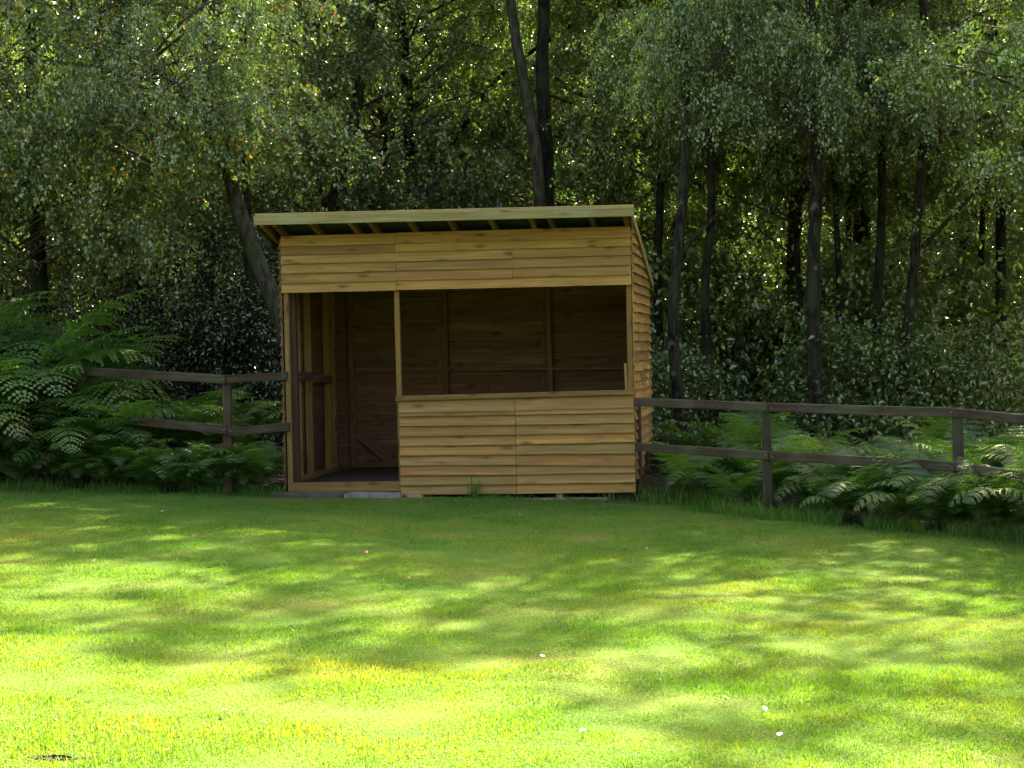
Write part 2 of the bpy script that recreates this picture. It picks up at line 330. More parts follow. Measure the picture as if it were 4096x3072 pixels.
# frame
beam('post', (0.036, 0.030, 0.10), (0.036, 0.030, 2.66), 0.05, 0.05)
beam('post', (1.205, 0.028, 0.10), (1.192, 0.028, 2.66), 0.05, 0.048)
beam('post', (3.570, 0.030, 0.02), (3.570, 0.030, 2.66), 0.055, 0.048)
beam('stud', (2.40, 0.030, 0.10), (2.40, 0.030, 0.95), 0.05, 0.048)
beam('plate', (0.065, 0.028, 2.20), (1.165, 0.028, 2.20), 0.045, 0.09); beam('plate', (1.225, 0.028, 2.20), (3.54, 0.028, 2.20), 0.045, 0.09)
beam('plate', (1.235, 0.028, 0.915), (2.37, 0.028, 0.915), 0.045, 0.07)
beam('window_sill', (1.172, 0.015, 0.984), (3.605, 0.015, 1.008), 0.122, 0.050)
beam('threshold', (0.020, 0.020, 0.082), (1.200, 0.020, 0.086), 0.075, 0.100)
beam('offcut', (3.526, 0.030, 1.01), (3.520, 0.030, 1.30), 0.03, 0.03, M_FRAME)
# left wall studs and fence timbers seen through the doorway
beam('post', (0.075, 0.125, 0.10), (0.070, 0.125, 2.60), 0.075, 0.09, M_POST)
beam('stud', (0.036, 0.44, 0.12), (0.034, 0.44, 2.58), 0.05, 0.045)
beam('stud', (0.046, 0.82, 0.12), (0.044, 0.82, 2.50), 0.075, 0.05)
beam('stud', (0.046, 1.66, 0.12), (0.044, 1.66, 2.32), 0.072, 0.05)
beam('stud', (0.034, 1.99, 0.12), (0.034, 1.99, 2.26), 0.05, 0.05)
beam('girt', (0.090, 0.175, 1.235), (0.090, 0.79, 1.215), 0.035, 0.085, M_POST); beam('girt', (0.095, 0.86, 1.19), (0.095, 1.63, 1.17), 0.035, 0.085, M_POST)
beam('plate', (0.045, 0.18, 0.145), (0.045, 2.2, 0.145), 0.07, 0.045)
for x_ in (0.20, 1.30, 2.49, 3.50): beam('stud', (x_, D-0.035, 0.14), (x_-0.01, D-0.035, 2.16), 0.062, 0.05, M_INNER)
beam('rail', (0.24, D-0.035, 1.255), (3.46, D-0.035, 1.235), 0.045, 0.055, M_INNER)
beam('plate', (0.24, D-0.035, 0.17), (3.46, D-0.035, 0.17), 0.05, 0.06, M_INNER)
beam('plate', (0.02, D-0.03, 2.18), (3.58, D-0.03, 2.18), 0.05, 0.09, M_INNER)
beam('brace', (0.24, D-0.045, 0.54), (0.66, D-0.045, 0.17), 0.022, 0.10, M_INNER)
for y_ in (0.55, 1.45): beam('stud', (3.565, y_, 0.14), (3.565, y_, 2.60-0.215*y_), 0.05, 0.05)
for k in range(15): beam('floorboard', (0.06, 0.13+k*0.142, 0.112), (3.54, 0.13+k*0.142, 0.112), 0.139, 0.02, M_FLOOR)
for y_ in (0.25, 1.1, 2.0): beam('bearer', (0.05, y_, 0.05), (3.55, y_, 0.05), 0.09, 0.09, M_POST)
beam('corner_post', (3.645, 0.09, -0.35), (3.640, 0.09, 0.92), 0.045, 0.06, M_POST)
# roof: rafters, sheet, fascia of two timbers, barge boards
YF, YB = -0.36, 2.55
def rz_(y, off=0.0): return 2.705-0.215*y+off
for x_ in (0.03, 0.41, 0.81, 1.01, 1.41, 1.82, 2.23, 2.63, 2.82, 3.23, 3.57):
    beam('rafter', (x_, YF, rz_(YF, 0.0)), (x_, YB-0.03, rz_(YB-0.03, 0.0)), 0.045, 0.07, M_INNER if x_ in (0.03,) else M_RAFT)
beam('rafter', (-0.10, YF, rz_(YF, 0.0)), (-0.10, YB-0.03, rz_(YB-0.03, 0.0)), 0.045, 0.07)
nx = 60; vs = []; fs = []
for j, y_ in enumerate((YF-0.02, (YF+YB)/2, YB)):
    for i in range(nx+1):
        vs.append((-0.15+(W+0.17)*i/nx, y_, rz_(y_, 0.047)+0.006*math.cos(i*PI)))
for j in range(2):
    for i in range(nx): a = j*(nx+1)+i; fs.append((a, a+1, a+nx+2, a+nx+1))
rs = part('roof_sheet', mesh('roof_sheet', [Vector(v)-Vector(SO) for v in vs], fs, M_ROOF, True), SO)
sm = rs.modifiers.new('thickness', 'SOLIDIFY'); sm.thickness = 0.004
zf = rz_(YF)
beam('fascia', (-0.172, YF-0.030, zf+0.0295), (3.662, YF-0.030, zf+0.003), 0.028, 0.089, M_FASCIA)
beam('fascia', (-0.160, YF-0.008, zf+0.087), (3.667, YF-0.008, zf+0.060), 0.040, 0.030, M_FASCIA)
beam('barge_board', (3.640, YF-0.012, rz_(YF, 0.005)), (3.640, YB, rz_(YB, -0.005)), 0.024, 0.085, M_FASCIA)
beam('barge_board', (-0.155, YF-0.012, rz_(YF, 0.005)), (-0.155, YB, rz_(YB, -0.005)), 0.024, 0.10, M_POST)

# slabs, bricks under the shed
def slab(name, c, s, mat, label, cat, rz=0, group=None, jag=0.02):
    vs = []; n_ = 10
    for lay, (sc, zz) in enumerate(((0.98, 0), (1.0, 0.25), (1.0, 0.8), (0.97, 1.0))):
        for i in range(n_*2+8):
            pass
    r2 = random.Random(hash(label) % 999)
    out = []
    for (x0, y0, x1, y1) in ((-1, -1, 1, -1), (1, -1, 1, 1), (1, 1, -1, 1), (-1, 1, -1, -1)):
        m_ = 6 if y0 == y1 else 3
        for i in range(m_): t = i/m_; out.append((x0+(x1-x0)*t, y0+(y1-y0)*t, r2.uniform(-jag, jag), r2.uniform(-jag, jag)))
    K = len(out)
    for sc, zz in ((1.0, 0.0), (1.0, 0.85), (0.975, 1.0)):
        for (x, y, jx, jy) in out: vs.append((x*s[0]/2*sc+jx, y*s[1]/2*sc+jy, zz*s[2]+(r2.uniform(-.004, .004) if zz else 0)))
    fs = [(l*K+i, l*K+(i+1) % K, (l+1)*K+(i+1) % K, (l+1)*K+i) for l in range(2) for i in range(K)]
    fs += [tuple(range(2*K, 3*K)), tuple(range(K-1, -1, -1))]
    o = link(name, mesh(name, vs, fs, mat), None, c, (0, 0, rz)); tag(o, label, cat, group); return o
slab('stone_slab', (0.26, -0.105, -0.040), (0.74, 0.24, 0.082), M_SLABD, 'dirty brown stone slab under the doorway threshold, by the ferns', 'slab', 0.02)
slab('concrete_slab', (0.95, -0.135, -0.050), (0.56, 0.18, 0.085), M_SLAB, 'pale grey broken concrete slab at the doorway step', 'slab', -0.05)
slab('stone', (1.36, -0.13, -0.07), (0.15, 0.10, 0.075), M_BRICK, 'small pinkish stone beside the pale concrete slab', 'stone', 0.3, jag=0.012)
slab('timber_bearer', (2.45, 0.02, -0.10), (1.75, 0.08, 0.052), M_BRICK, 'pinkish bearer lying on the grass under the shed front', 'bearer', 0.0, jag=0.008)
slab('brick', (2.83, 0.05, -0.05), (0.07, 0.12, 0.052), M_BRICK, 'small brick propping the shed on the pinkish bearer', 'brick', 0.05, jag=0.004)
slab('brick', (3.42, 0.14, -0.14), (0.22, 0.16, 0.145), M_SLABD, 'dark brick block in the gap under the shed corner', 'brick', 0.05, jag=0.004)

# ------------------------------------------------------------------ fences
bv = [(0, 0, 0.004)]+[(0.007*math.cos(k*PI/4), 0.007*math.sin(k*PI/4), 0.001) for k in range(8)]+[(0.008*math.cos(k*PI/4), 0.008*math.sin(k*PI/4), -0.004) for k in range(8)]
BOLT = mesh('bolt', bv, [(0, 1+k, 1+(k+1) % 8) for k in range(8)]+[(1+k, 9+k, 9+(k+1) % 8, 1+(k+1) % 8) for k in range(8)], M_NAIL)
def fence(label, corner, posts, rails):
    root = empty('rail_fence', corner, 0, label, 'fence')
    for (x, y, top, s) in posts:
        g0 = float(gz(x, y)); beam('post', (x, y, g0-0.3), (x+rnd.uniform(-.01, .01), y, top), s, s, M_FENCE, parent=root, bev=0.006)
    for a, b, h in rails:
        rl = beam('rail', a, b, 0.036, h, M_FENCE, parent=root, bev=0.005)
        dv = Vector(b)-Vector(a); Lr = dv.length; sg = -1 if dv.x > 0 else 1          # heads of the bolts on the side facing the lawn
        for t_ in (0.035, Lr-0.035): link('bolt', BOLT, rl, (t_, sg*0.018, rnd.uniform(-.012, .012)), (-sg*PI/2, 0, 0), (0.7, 0.7, 0.7))
    return root
fr = fence('brown post and rail fence joining the shed side with the weatherboarded wall', (4.9, -1.0, -0.1),
    [(4.925, -1.195, 0.900, 0.088), (6.56, -2.33, 0.845, 0.09), (7.75, -5.6, 0.80, 0.09)],
    [((3.615, -0.075, 0.913), (4.945, -1.270, 0.878), 0.082), ((4.952, -1.273, 0.878), (6.535, -2.395, 0.845), 0.084), ((6.541, -2.40, 0.845), (7.77, -5.68, 0.80), 0.078),
     ((3.625, -0.075, 0.463), (4.945, -1.270, 0.430), 0.082), ((4.952, -1.273, 0.430), (6.535, -2.395, 0.385), 0.082), ((6.541, -2.40, 0.385), (7.77, -5.68, 0.35), 0.078)])
fl = fence('brown post and rail fence joining the doorway side among the bracken', (-0.65, 0.05, 0.15),
    [(-0.640, 0.10, 1.19, 0.085), (-2.48, 0.80, 1.30, 0.09), (-4.3, 1.4, 1.36, 0.09)],
    [((0.040, -0.032, 1.238), (-0.620, 0.032, 1.212), 0.086), ((-0.628, 0.032, 1.212), (-2.47, 0.732, 1.322), 0.092), ((-2.48, 0.732, 1.322), (-4.3, 1.33, 1.36), 0.09),
     ((0.050, -0.032, 0.715), (-0.620, 0.032, 0.665), 0.086), ((-0.628, 0.032, 0.690), (-2.47, 0.732, 0.83), 0.090), ((-2.48, 0.732, 0.83), (-4.3, 1.33, 0.88), 0.09)])

# ------------------------------------------------------------------ trees
def unit(v): return v/np.maximum(np.linalg.norm(v, axis=-1, keepdims=True), 1e-9)
def leaves(P, size, hang=0.6, upb=0.5, asp=0.72, seed=0, fold=0.18):
    """one folded leaf of two triangles at each point"""
    r = np.random.default_rng(seed); n = len(P)
    ax = r.normal(size=(n, 3)); ax[:, 2] -= hang*1.6; ax = unit(ax)
    nm = r.normal(size=(n, 3)); nm[:, 2] += upb*1.5; nm = nm-ax*np.sum(nm*ax, 1, keepdims=True); nm = unit(nm)
    sd_ = np.cross(ax, nm); s = (size*r.uniform(0.65, 1.25, n))[:, None]
    b = P; t = P+ax*s-nm*s*0.12
    l = P+ax*s*0.42+sd_*s*asp*0.5+nm*s*fold; rr = P+ax*s*0.42-sd_*s*asp*0.5+nm*s*fold
    V = np.stack([b, l, t, rr], 1).reshape(-1, 3); i = np.arange(n)*4
    F = np.concatenate([np.stack([i, i+1, i+2], 1), np.stack([i, i+2, i+3], 1)])
    c = r.random(n); return V, F, np.concatenate([c, c])
def crown_mesh(name, seed, H, R, nb, ns, nl, leaf, mat, droop=1.0, low=0.12, gap=0.0, hang=0.6, upb=0.5):
    r = np.random.default_rng(seed)
    zs = (0.02+0.95*r.uniform(0, 1, nb)**1.75)*H; az = r.uniform(0, 2*PI, nb)
    prof = np.sqrt(np.clip(1-((zs/H-0.38)/0.64)**2, 0.05, 1))
    ln = R*prof*r.uniform(0.6, 1.12, nb)
    dirs = np.stack([np.cos(az), np.sin(az), 0*az], 1); org = np.stack([0*az, 0*az, zs], 1)
    def bp(i, t): return org[i]+dirs[i]*(ln[i]*t)[:, None]+np.array([0, 0, 1])*((0.55*ln[i]*t-0.45*droop*ln[i]*t*t)[:, None])
    bi = np.repeat(np.arange(nb), ns); t = r.uniform(0.25, 1.0, nb*ns)**0.8; S0 = bp(bi, t); m = len(bi)
    out = dirs[bi]*0.5+r.normal(size=(m, 3))*0.65; out[:, 2] *= 0.5; L = r.uniform(0.35, 1.0, m)*(0.5+0.22*R)
    li = np.repeat(np.arange(m), nl); s = r.uniform(0.0, 1.0, m*nl)
    P = S0[li]+out[li]*(L[li]*s*0.75)[:, None]; P[:, 2] -= droop*0.8*L[li]*s**1.6
    P += r.normal(size=P.shape)*0.034
    V, F, c = leaves(P, leaf, hang, upb, seed=seed+1)
    sr = r.random(m)[li]; sr = np.concatenate([sr, sr]); c = np.where(c > 0.945, c, 0.55*sr+0.42*c)
    # twigs as thin strips
    q = np.linspace(0, 1, 4); tw = []
    side = unit(np.cross(out, np.array([0.3, 0.2, 1.0])))*0.0045
    pts = np.stack([S0+out*(L*k*0.75)[:, None]-np.array([0, 0, 1])*((droop*0.8*L*k**1.6)[:, None]) for k in q], 1)
    A = pts+side[:, None]; B = pts-side[:, None]*(1-0.6*q)[None, :, None]
    TV = np.stack([A, B], 2).reshape(-1, 3); base = len(V)+(np.arange(m)*8)[:, None]+np.array([0, 2, 4])[None]
    b0 = base.ravel(); TF = np.stack([b0, b0+1, b0+3, b0+2], 1)
    # main branches as 4-sided tubes
    q = np.linspace(0, 1, 6); BV = []; BF = []; o0 = len(V)+len(TV)
    for k in range(nb):
        pp = bp(np.full(6, k), q); rad = (0.006+0.007*ln[k])*(1-0.85*q); pp = pp+np.cumsum(r.normal(size=(6, 3)), 0)*0.045*q[:, None]
        s1 = np.array([-dirs[k][1], dirs[k][0], 0]); s2 = np.array([0, 0, 1.0])
        ring = np.stack([pp+s1*rad[:, None], pp+s2*rad[:, None], pp-s1*rad[:, None], pp-s2*rad[:, None]], 1).reshape(-1, 3)
        st = o0+len(BV)*24; BV.append(ring)
        for j in range(5):
            for e in range(4): BF.append((st+j*4+e, st+j*4+(e+1) % 4, st+j*4+4+(e+1) % 4, st+j*4+4+e))
    BV = np.concatenate(BV); BF = np.array(BF)
    VV = np.concatenate([V, TV, BV]); nq = len(TF)+len(BF)
    return npmesh(name, VV, [F, TF, BF], [mat, M_TWIG], attr=np.concatenate([c, np.full(nq, 0.3)]), matidx=np.concatenate([np.zeros(len(F)), np.ones(nq)]))
def bush_mesh(name, seed, H, R, n, leaf, mat, clumps=40, upb=0.7):
    r = np.random.default_rng(seed)
    c = r.normal(size=(clumps, 3)); c = unit(c)*r.uniform(0.35, 1.0, (clumps, 1)); c[:, 2] = np.abs(c[:, 2])
    c *= np.array([R, R, H]); ci = r.integers(0, clumps, n)
    P = c[ci]+r.normal(size=(n, 3))*np.array([0.19, 0.19, 0.17])*max(R, 0.8)*0.75; P[:, 2] = np.abs(P[:, 2])
    V, F, cc = leaves(P, leaf, 0.2, upb, 0.6, seed+5)
    return npmesh(name, V, [F], mat, attr=cc)
def tube(name, pts, rad, mat, sides=10, rough=0.06, seed=0, base_flare=True):
    r = np.random.default_rng(seed); P = np.asarray(pts, float); n0 = len(P)
    # resample smoothly
    d = np.concatenate([[0], np.cumsum(np.linalg.norm(np.diff(P, axis=0), axis=1))]); K = max(8, int(d[-1]/0.22))
    tt = np.linspace(0, d[-1], K); Q = np.stack([np.interp(tt, d, P[:, k]) for k in range(3)], 1); rr = np.interp(tt, d, rad)
    for _ in range(3): Q[1:-1] = (Q[:-2]+2*Q[1:-1]+Q[2:])/4
    T = unit(np.gradient(Q, axis=0)); a = unit(np.cross(T, np.array([0.0, 1.0, 0.13]))); b = np.cross(T, a)
    th = np.linspace(0, 2*PI, sides, endpoint=False)
    wob = 1+rough*r.normal(size=(K, sides)); wob = (np.roll(wob, 1, 1)+2*wob+np.roll(wob, -1, 1))/4
    V = (Q[:, None]+(a[:, None]*np.cos(th)[None, :, None]+b[:, None]*np.sin(th)[None, :, None])*(rr[:, None]*wob)[..., None]).reshape(-1, 3)
    i = np.arange(K-1)[:, None]*sides+np.arange(sides)[None]; j = np.arange(K-1)[:, None]*sides+(np.arange(sides)[None]+1) % sides
    F = np.stack([i, j, j+sides, i+sides], -1).reshape(-1, 4)
    return npmesh(name, V, [F], mat, smooth=True)

CB = [crown_mesh('birch_crown', 100+k, 9.0, 2.7, 66, 13, 58, 0.052, M_LBIRCH, 0.72) for k in range(3)]
CA = [crown_mesh('turning_birch_crown', 140, 9.0, 2.7, 66, 13, 62, 0.054, M_LAUT, 0.9)]
CO_ = [crown_mesh('leafy_crown', 200+k, 8.5, 2.9, 64, 13, 58, 0.060, M_LOAK, 0.6, hang=0.3, upb=0.8) for k in range(3)]
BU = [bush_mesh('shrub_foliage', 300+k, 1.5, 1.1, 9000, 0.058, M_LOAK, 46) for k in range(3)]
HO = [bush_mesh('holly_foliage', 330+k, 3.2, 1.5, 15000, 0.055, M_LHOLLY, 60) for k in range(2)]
STUFFED = set(m.name for m in CB+CA+CO_+BU+HO)
def add_crown(root, me, loc, rz, s):
    o = link('crown', me, root, loc, (0, 0, rz), s); o['kind'] = 'stuff'; return o

def tree(label, px, Y, r0, mat, crowns, group=None, top=11.5, name='tree', forks=(), seed=0, cat='tree', rtop=0.35):
    """px: points of the trunk in the photograph, low to high; Y: depth plane it stands in"""
    pts = [atY(x, y, Y if np.isscalar(Y) else Y[k]) for k, (x, y) in enumerate(px)]
    d0 = pts[0]-pts[1]; g = float(gz(pts[0][0], pts[0][1]))
    base = pts[0].copy(); base[2] = g-0.1; lean = d0/max(abs(d0[2]), 0.3); base[:2] += (lean[:2]*(pts[0][2]-g)*0.6)
    P = [base]+([pts[0]] if pts[0][2] > g+0.25 else [])+pts[1:]
    dirn = P[-1]-P[-2]; dirn = dirn/max(dirn[2], 0.2); rr = np.random.default_rng(seed+5)
    while P[-1][2] < top:
        st = 1.6; dirn = dirn*0.7+np.array([0, 0, 0.3])+np.array([*rr.normal(size=2)*0.07, 0]); P.append(P[-1]+dirn*st/max(dirn[2], 0.5))
    P = np.array(P); hh = (P[:, 2]-P[0, 2])/(top-P[0, 2]); rad = r0*(1-(1-rtop*0.6)*np.clip(hh, 0, 1)); rad[0] *= 1.35
    root = empty(name, tuple(P[0]+np.array([0, 0, 0.1])), 0, label, cat, group); o = P[0]+np.array([0, 0, 0.1])
    tr = link('trunk', tube('trunk', P-o, rad, mat, 12, 0.07, seed), root)
    for fk in forks:
        fp = np.array([atY(x, y, Y if np.isscalar(Y) else Y[0]) for x, y in fk[0]])-o
        link('limb', tube('limb', fp, np.linspace(fk[1], fk[1]*0.45, len(fp)), mat, 8, 0.07, seed+3), root)
    for (me, cz, s, sz, rz, *of) in crowns:
        axx = np.array([np.interp(cz, P[:, 2], P[:, k]) for k in range(2)])
        ox, oy = of[0] if of else (0, 0)
        add_crown(root, me, (axx[0]-o[0]+ox, axx[1]-o[1]+oy, cz-o[2]), rz, (s, s, sz))
    return root

# --- trees one can tell apart in the photograph (pixel paths, low to high)
tree('leaning grey trunk curving up from behind the doorway end of the shed', [(1150, 1330), (1090, 1180), (1010, 1000), (955, 850), (915, 700), (890, 560), (860, 300), (830, 60)], 3.0, 0.125, M_GREY,
     [(CA[0], 3.4, 0.9, 1.0, 0.4, (-0.75, -0.7)), (CB[2], 3.7, 0.55, 0.7, 2.4, (-0.1, -1.5))], name='birch_tree', seed=1, forks=[(((905, 640), (800, 430), (700, 330), (560, 220), (380, 110)), 0.07)])
tree('thin dark trunk just behind the leaning grey one', [(1010, 1250), (985, 900), (985, 640), (975, 300)], 4.6, 0.075, M_BARK, [(CB[1], 6.2, 0.6, 0.6, 1.4)], name='birch_tree', seed=2)
tree('dark trunk wrapped in foliage above the tallest bracken mound', [(170, 1350), (150, 1000), (140, 600), (125, 250), (118, 60)], 3.4, 0.12, M_BARK, [(CA[0], 2.3, 0.95, 1.0, 2.6, (0, -0.6)), (CB[0], 2.9, 0.95, 1.0, 0.6, (0.2, 0.8))], name='birch_tree', seed=3)
tree('pale grey stem of the pair of tall trunks rising behind the roof', [(2165, 1300), (2158, 820), (2150, 620), (2112, 420), (2066, 190), (2045, 10)], 5.6, 0.098, M_GREY, [(CB[0], 6.6, 0.6, 0.6, 0.3)], name='birch_tree', seed=4, rtop=0.6)
tree('dark stem of the pair of tall trunks rising behind the roof', [(2195, 1300), (2190, 820), (2186, 560), (2164, 300), (2170, 150), (2182, 10)], 5.9, 0.118, M_BARK, [(CB[2], 6.8, 0.6, 0.6, 2.1)], name='birch_tree', seed=5, rtop=0.7)
tree('thick dark forked trunk behind the weatherboarded end of the roof', [(2420, 1300), (2470, 820), (2500, 600), (2490, 380), (2480, 150), (2470, 10)], 9.5, 0.17, M_BARK, [(CO_[0], 2.6, 1.0, 1.15, 0.9)], seed=6,
     forks=[(((2480, 640), (2560, 470), (2585, 380), (2600, 250)), 0.07), (((2360, 760), (2290, 690), (2230, 620)), 0.05)])
tree('dark Y shaped stem deep in the wood behind the roof', [(1535, 1300), (1535, 830), (1545, 620), (1550, 500), (1565, 400), (1570, 250), (1560, 60)], 12.0, 0.10, M_BARK, [(CO_[1], 2.4, 1.0, 1.2, 2.0)], seed=7,
     forks=[(((1548, 520), (1520, 440), (1505, 400), (1490, 300)), 0.07)])
tree('blurred grey trunk leaning over between the doorway end and the Y shaped stem', [(1290, 1100), (1335, 800), (1390, 600), (1420, 480), (1455, 250)], 8.0, 0.13, M_GREY, [(CO_[2], 2.6, 1.0, 1.15, 4.0)], seed=8)
tree('slender sapling leaning steeply across the wood above the roof', [(1590, 950), (1650, 820), (1760, 645), (1850, 520), (1935, 370), (2060, 240), (2160, 190)], 9.0, 0.055, M_BARK, [(CO_[0], 6.0, 0.7, 0.6, 5.0)], seed=9, rtop=0.5, top=9)
tree('birch with a forked mossy trunk beside the weatherboarded wall', [(2720, 1640), (2690, 1400), (2692, 1200), (2712, 1000), (2735, 800), (2745, 500), (2740, 200)], 3.6, 0.076, M_BIRCH, [(CB[1], 4.3, 0.55, 0.85, 3.3, (0.3, 0))], name='birch_tree', seed=10,
     forks=[(((2705, 1040), (2790, 930), (2880, 850)), 0.035)])
tree('slim brown trunk behind the first fence bay after the shed', [(2838, 1560), (2825, 1350), (2815, 1100), (2850, 900), (2840, 500), (2860, 100)], 5.2, 0.066, M_BARK, [(CB[0], 4.2, 0.6, 0.85, 1.0)], name='birch_tree', seed=11)
tree('stout dark trunk in the shade against the back of the shed', [(2650, 1500), (2632, 1300), (2628, 1100), (2640, 800), (2650, 400)], 7.0, 0.072, M_BARK, [(CO_[1], 3.4, 0.65, 1.0, 0.2)], seed=12)
tree('white patched birch trunk behind the second fence bay', [(3268, 1680), (3258, 1500), (3256, 1300), (3250, 1150), (3262, 900), (3270, 620), (3260, 300)], 4.2, 0.096, M_BIRCH, [(CB[2], 3.6, 0.75, 0.95, 0.7, (0, -0.3))], name='birch_tree', seed=13)
tree('thin bent stem close beside the white patched birch', [(3400, 1540), (3385, 1360), (3362, 1200), (3350, 1030), (3340, 700)], 6.6, 0.05, M_BARK, [(CB[1], 4.2, 0.6, 0.85, 4.7)], name='birch_tree', seed=14)
tree('thin straight stem between the bent stem and the black trunk', [(3412, 1560), (3402, 1380), (3398, 1200), (3392, 900), (3400, 500)], 8.5, 0.056, M_BARK, [(CO_[2], 3.2, 0.7, 0.95, 1.7)], seed=15)
tree('straight black trunk behind the second fence bay', [(3505, 1620), (3502, 1400), (3512, 1150), (3525, 960), (3530, 600), (3500, 200)], 5.4, 0.07, M_BARK, [(CB[0], 3.9, 0.66, 0.9, 2.5)], name='birch_tree', seed=16)
tree('leaning spotted birch trunk beside the straight black one', [(3582, 1620), (3610, 1450), (3635, 1280), (3655, 1080), (3672, 850), (3700, 500), (3700, 100)], 4.9, 0.078, M_BIRCH, [(CB[2], 3.5, 0.8, 0.95, 5.3, (0.2, -0.4))], name='birch_tree', seed=17,
     forks=[(((3690, 990), (3790, 880), (3930, 740), (4060, 560)), 0.035)])
tree('dark trunk in the shade behind the pale fence rail', [(4010, 1500), (4000, 1200), (4005, 950), (4000, 700), (3990, 300)], 7.5, 0.085, M_BARK, [(CB[1], 3.0, 0.75, 0.95, 0.1)], name='birch_tree', seed=18)
tree('thin stem beside the dark trunk behind the pale fence rail', [(3935, 1480), (3920, 1200), (3925, 1000), (3940, 700)], 10.0, 0.06, M_BARK, [(CO_[0], 3.0, 0.7, 1.0, 2.2)], seed=19)
tree('spindly stem between the slim brown trunk and the white patched birch', [(3205, 1580), (3208, 1400), (3200, 1200), (3180, 900), (3190, 500)], 7.4, 0.05, M_BARK, [(CO_[1], 3.2, 0.7, 0.95, 3.9)], seed=20)
tree('birch with long hanging sprays reaching down over the fence corner', [(4640, 1650), (4610, 1000), (4600, 500), (4590, 100)], 2.4, 0.10, M_BIRCH, [(CB[0], 2.9, 0.95, 1.0, 1.9, (-0.7, -0.3))], name='birch_tree', seed=21)
tree('birch at the lawn edge with yellowing sprays above the bracken mound', [(-350, 1700), (-330, 1000), (-300, 500), (-280, 100)], 2.2, 0.14, M_BIRCH, [(CA[0], 3.4, 1.0, 1.0, 5.2)], name='birch_tree', seed=22)
tree('short dark stem deep behind the middle of the roof', [(1990, 1200), (2000, 820), (2005, 600), (1985, 420), (2000, 150)], 15.0, 0.085, M_BARK, [(CO_[2], 2.5, 1.05, 1.3, 0.5)], seed=23)
tree('stumpy black trunk behind the roof beside the forked one', [(2395, 1200), (2392, 820), (2388, 650), (2380, 400), (2385, 100)], 13.0, 0.11, M_BARK, [(CO_[0], 2.5, 1.05, 1.3, 4.4)], seed=24)

# --- the wood behind
r3 = random.Random(5); spots = []
def clear(x, y, d):
    return all((x-a)**2+(y-b)**2 > d*d for a, b in spots)
tries = 0
while len(spots) < 74 and tries < 6000:
    tries += 1
    y = r3.uniform(8.5, 44); half = 9+0.42*y; x = r3.uniform(-half-2, half)+1.5
    if clear(x, y, 2.6): spots.append((x, y))
for k, (x, y) in enumerate(sorted(spots, key=lambda s: s[1])):
    g = float(gz(x, y)); o = (x, y, g)
    mt = r3.choice([M_BARK, M_BARK, M_BIRCH]); u_ = (x-CAM[0])/(y-CAM[1])
    where = 'behind the hollies' if u_ < -0.27 else ('behind the shed roof' if u_ < -0.06 else 'behind the long fence'); far = 'deep in the wood ' if y < 22 else 'in the farthest part of the wood '
    root = empty('tree', o, 0, ('pale barked tree ' if mt is M_BIRCH else 'dark barked tree ')+far+where, 'tree', 'trees '+far+where)
    hgt = r3.uniform(11, 14); P = np.array([(0, 0, -0.1)]+[(r3.gauss(0, 0.10)*i, r3.gauss(0, 0.10)*i, hgt*i/5) for i in range(1, 6)])
    link('trunk', tube('trunk', P, np.linspace(1, 0.35, 6)*r3.uniform(0.07, 0.15), mt, 8, 0.06, k), root)
    me = (CO_+CB)[k % 6]; s = r3.uniform(0.95, 1.25)
    add_crown(root, me, (0, 0, r3.uniform(0.9, 2.6)), r3.uniform(0, 6), (s, s, r3.uniform(1.1, 1.35)))
# --- trees beside the frame that shade the lawn edge
for k, (x, y) in enumerate([(-8.5, 2.8), (-12, 5), (-7.0, 6.0), (10.6, 1.2), (13.5, -0.5), (11.5, 4.5), (16, 3), (-16, 3), (-3.2, 7.4), (6.2, 9.6)]):
    g = float(gz(x, y)); root = empty('tree', (x, y, g), 0, 'woodland edge tree with a full leafy crown', 'tree', 'trees along the woodland edge')
    P = np.array([(0, 0, -0.1), (0.1, 0, 3), (0.2, 0.1, 6), (0.1, 0.2, 9), (0.2, 0.2, 12)])
    link('trunk', tube('trunk', P, np.linspace(0.16, 0.05, 5), M_BARK, 8, 0.06, k), root)
    add_crown(root, (CB+CO_)[k % 6], (0.1, 0, 3.0), k*1.3, (1.1, 1.1, 1.15))
# --- unseen trees added behind the camera to darken the upper shed wall
for k in range(17):
    x = -26+k*3.6; y = -29-2*math.sin(k*1.9); g = float(gz(x, y)); root = empty('tree', (x, y, g), 0, 'unseen leafy tree added behind the camera to darken the shed wall', 'tree', 'added trees behind the camera')
    P = np.array([(0, 0, -0.1), (0.1, 0, 3), (0.2, 0.1, 6), (0.1, 0.2, 9), (0.2, 0.2, 12)])
    link('trunk', tube('trunk', P, np.linspace(0.16, 0.05, 5), M_BARK, 8, 0.06, k), root)
    add_crown(root, (CB+CO_)[k % 6], (0.1, 0, 0.8), k*1.3, (1.4, 1.4, 2.1))
# --- far leaf mass that closes the wood
n = 130000; r = np.random.default_rng(77)
P = np.stack([r.uniform(-34, 34, n), r.uniform(42, 54, n), r.uniform(0, 1, n)**0.9*16], 1)
keep = (np.sin(P[:, 0]*1.3+P[:, 2]*0.9)+np.sin(P[:, 2]*1.9-P[:, 0]*0.5+P[:, 1])+r.normal(size=n)*0.7) > -0.9; P = P[keep]
V, F, c = leaves(P, 0.27, 0.3, 0.5, 0.8, 5)
tag(link('far_foliage', npmesh('far_foliage', V, [F], M_LOAK, attr=c)), 'dense green foliage closing the wood far behind', 'foliage', kind='stuff')

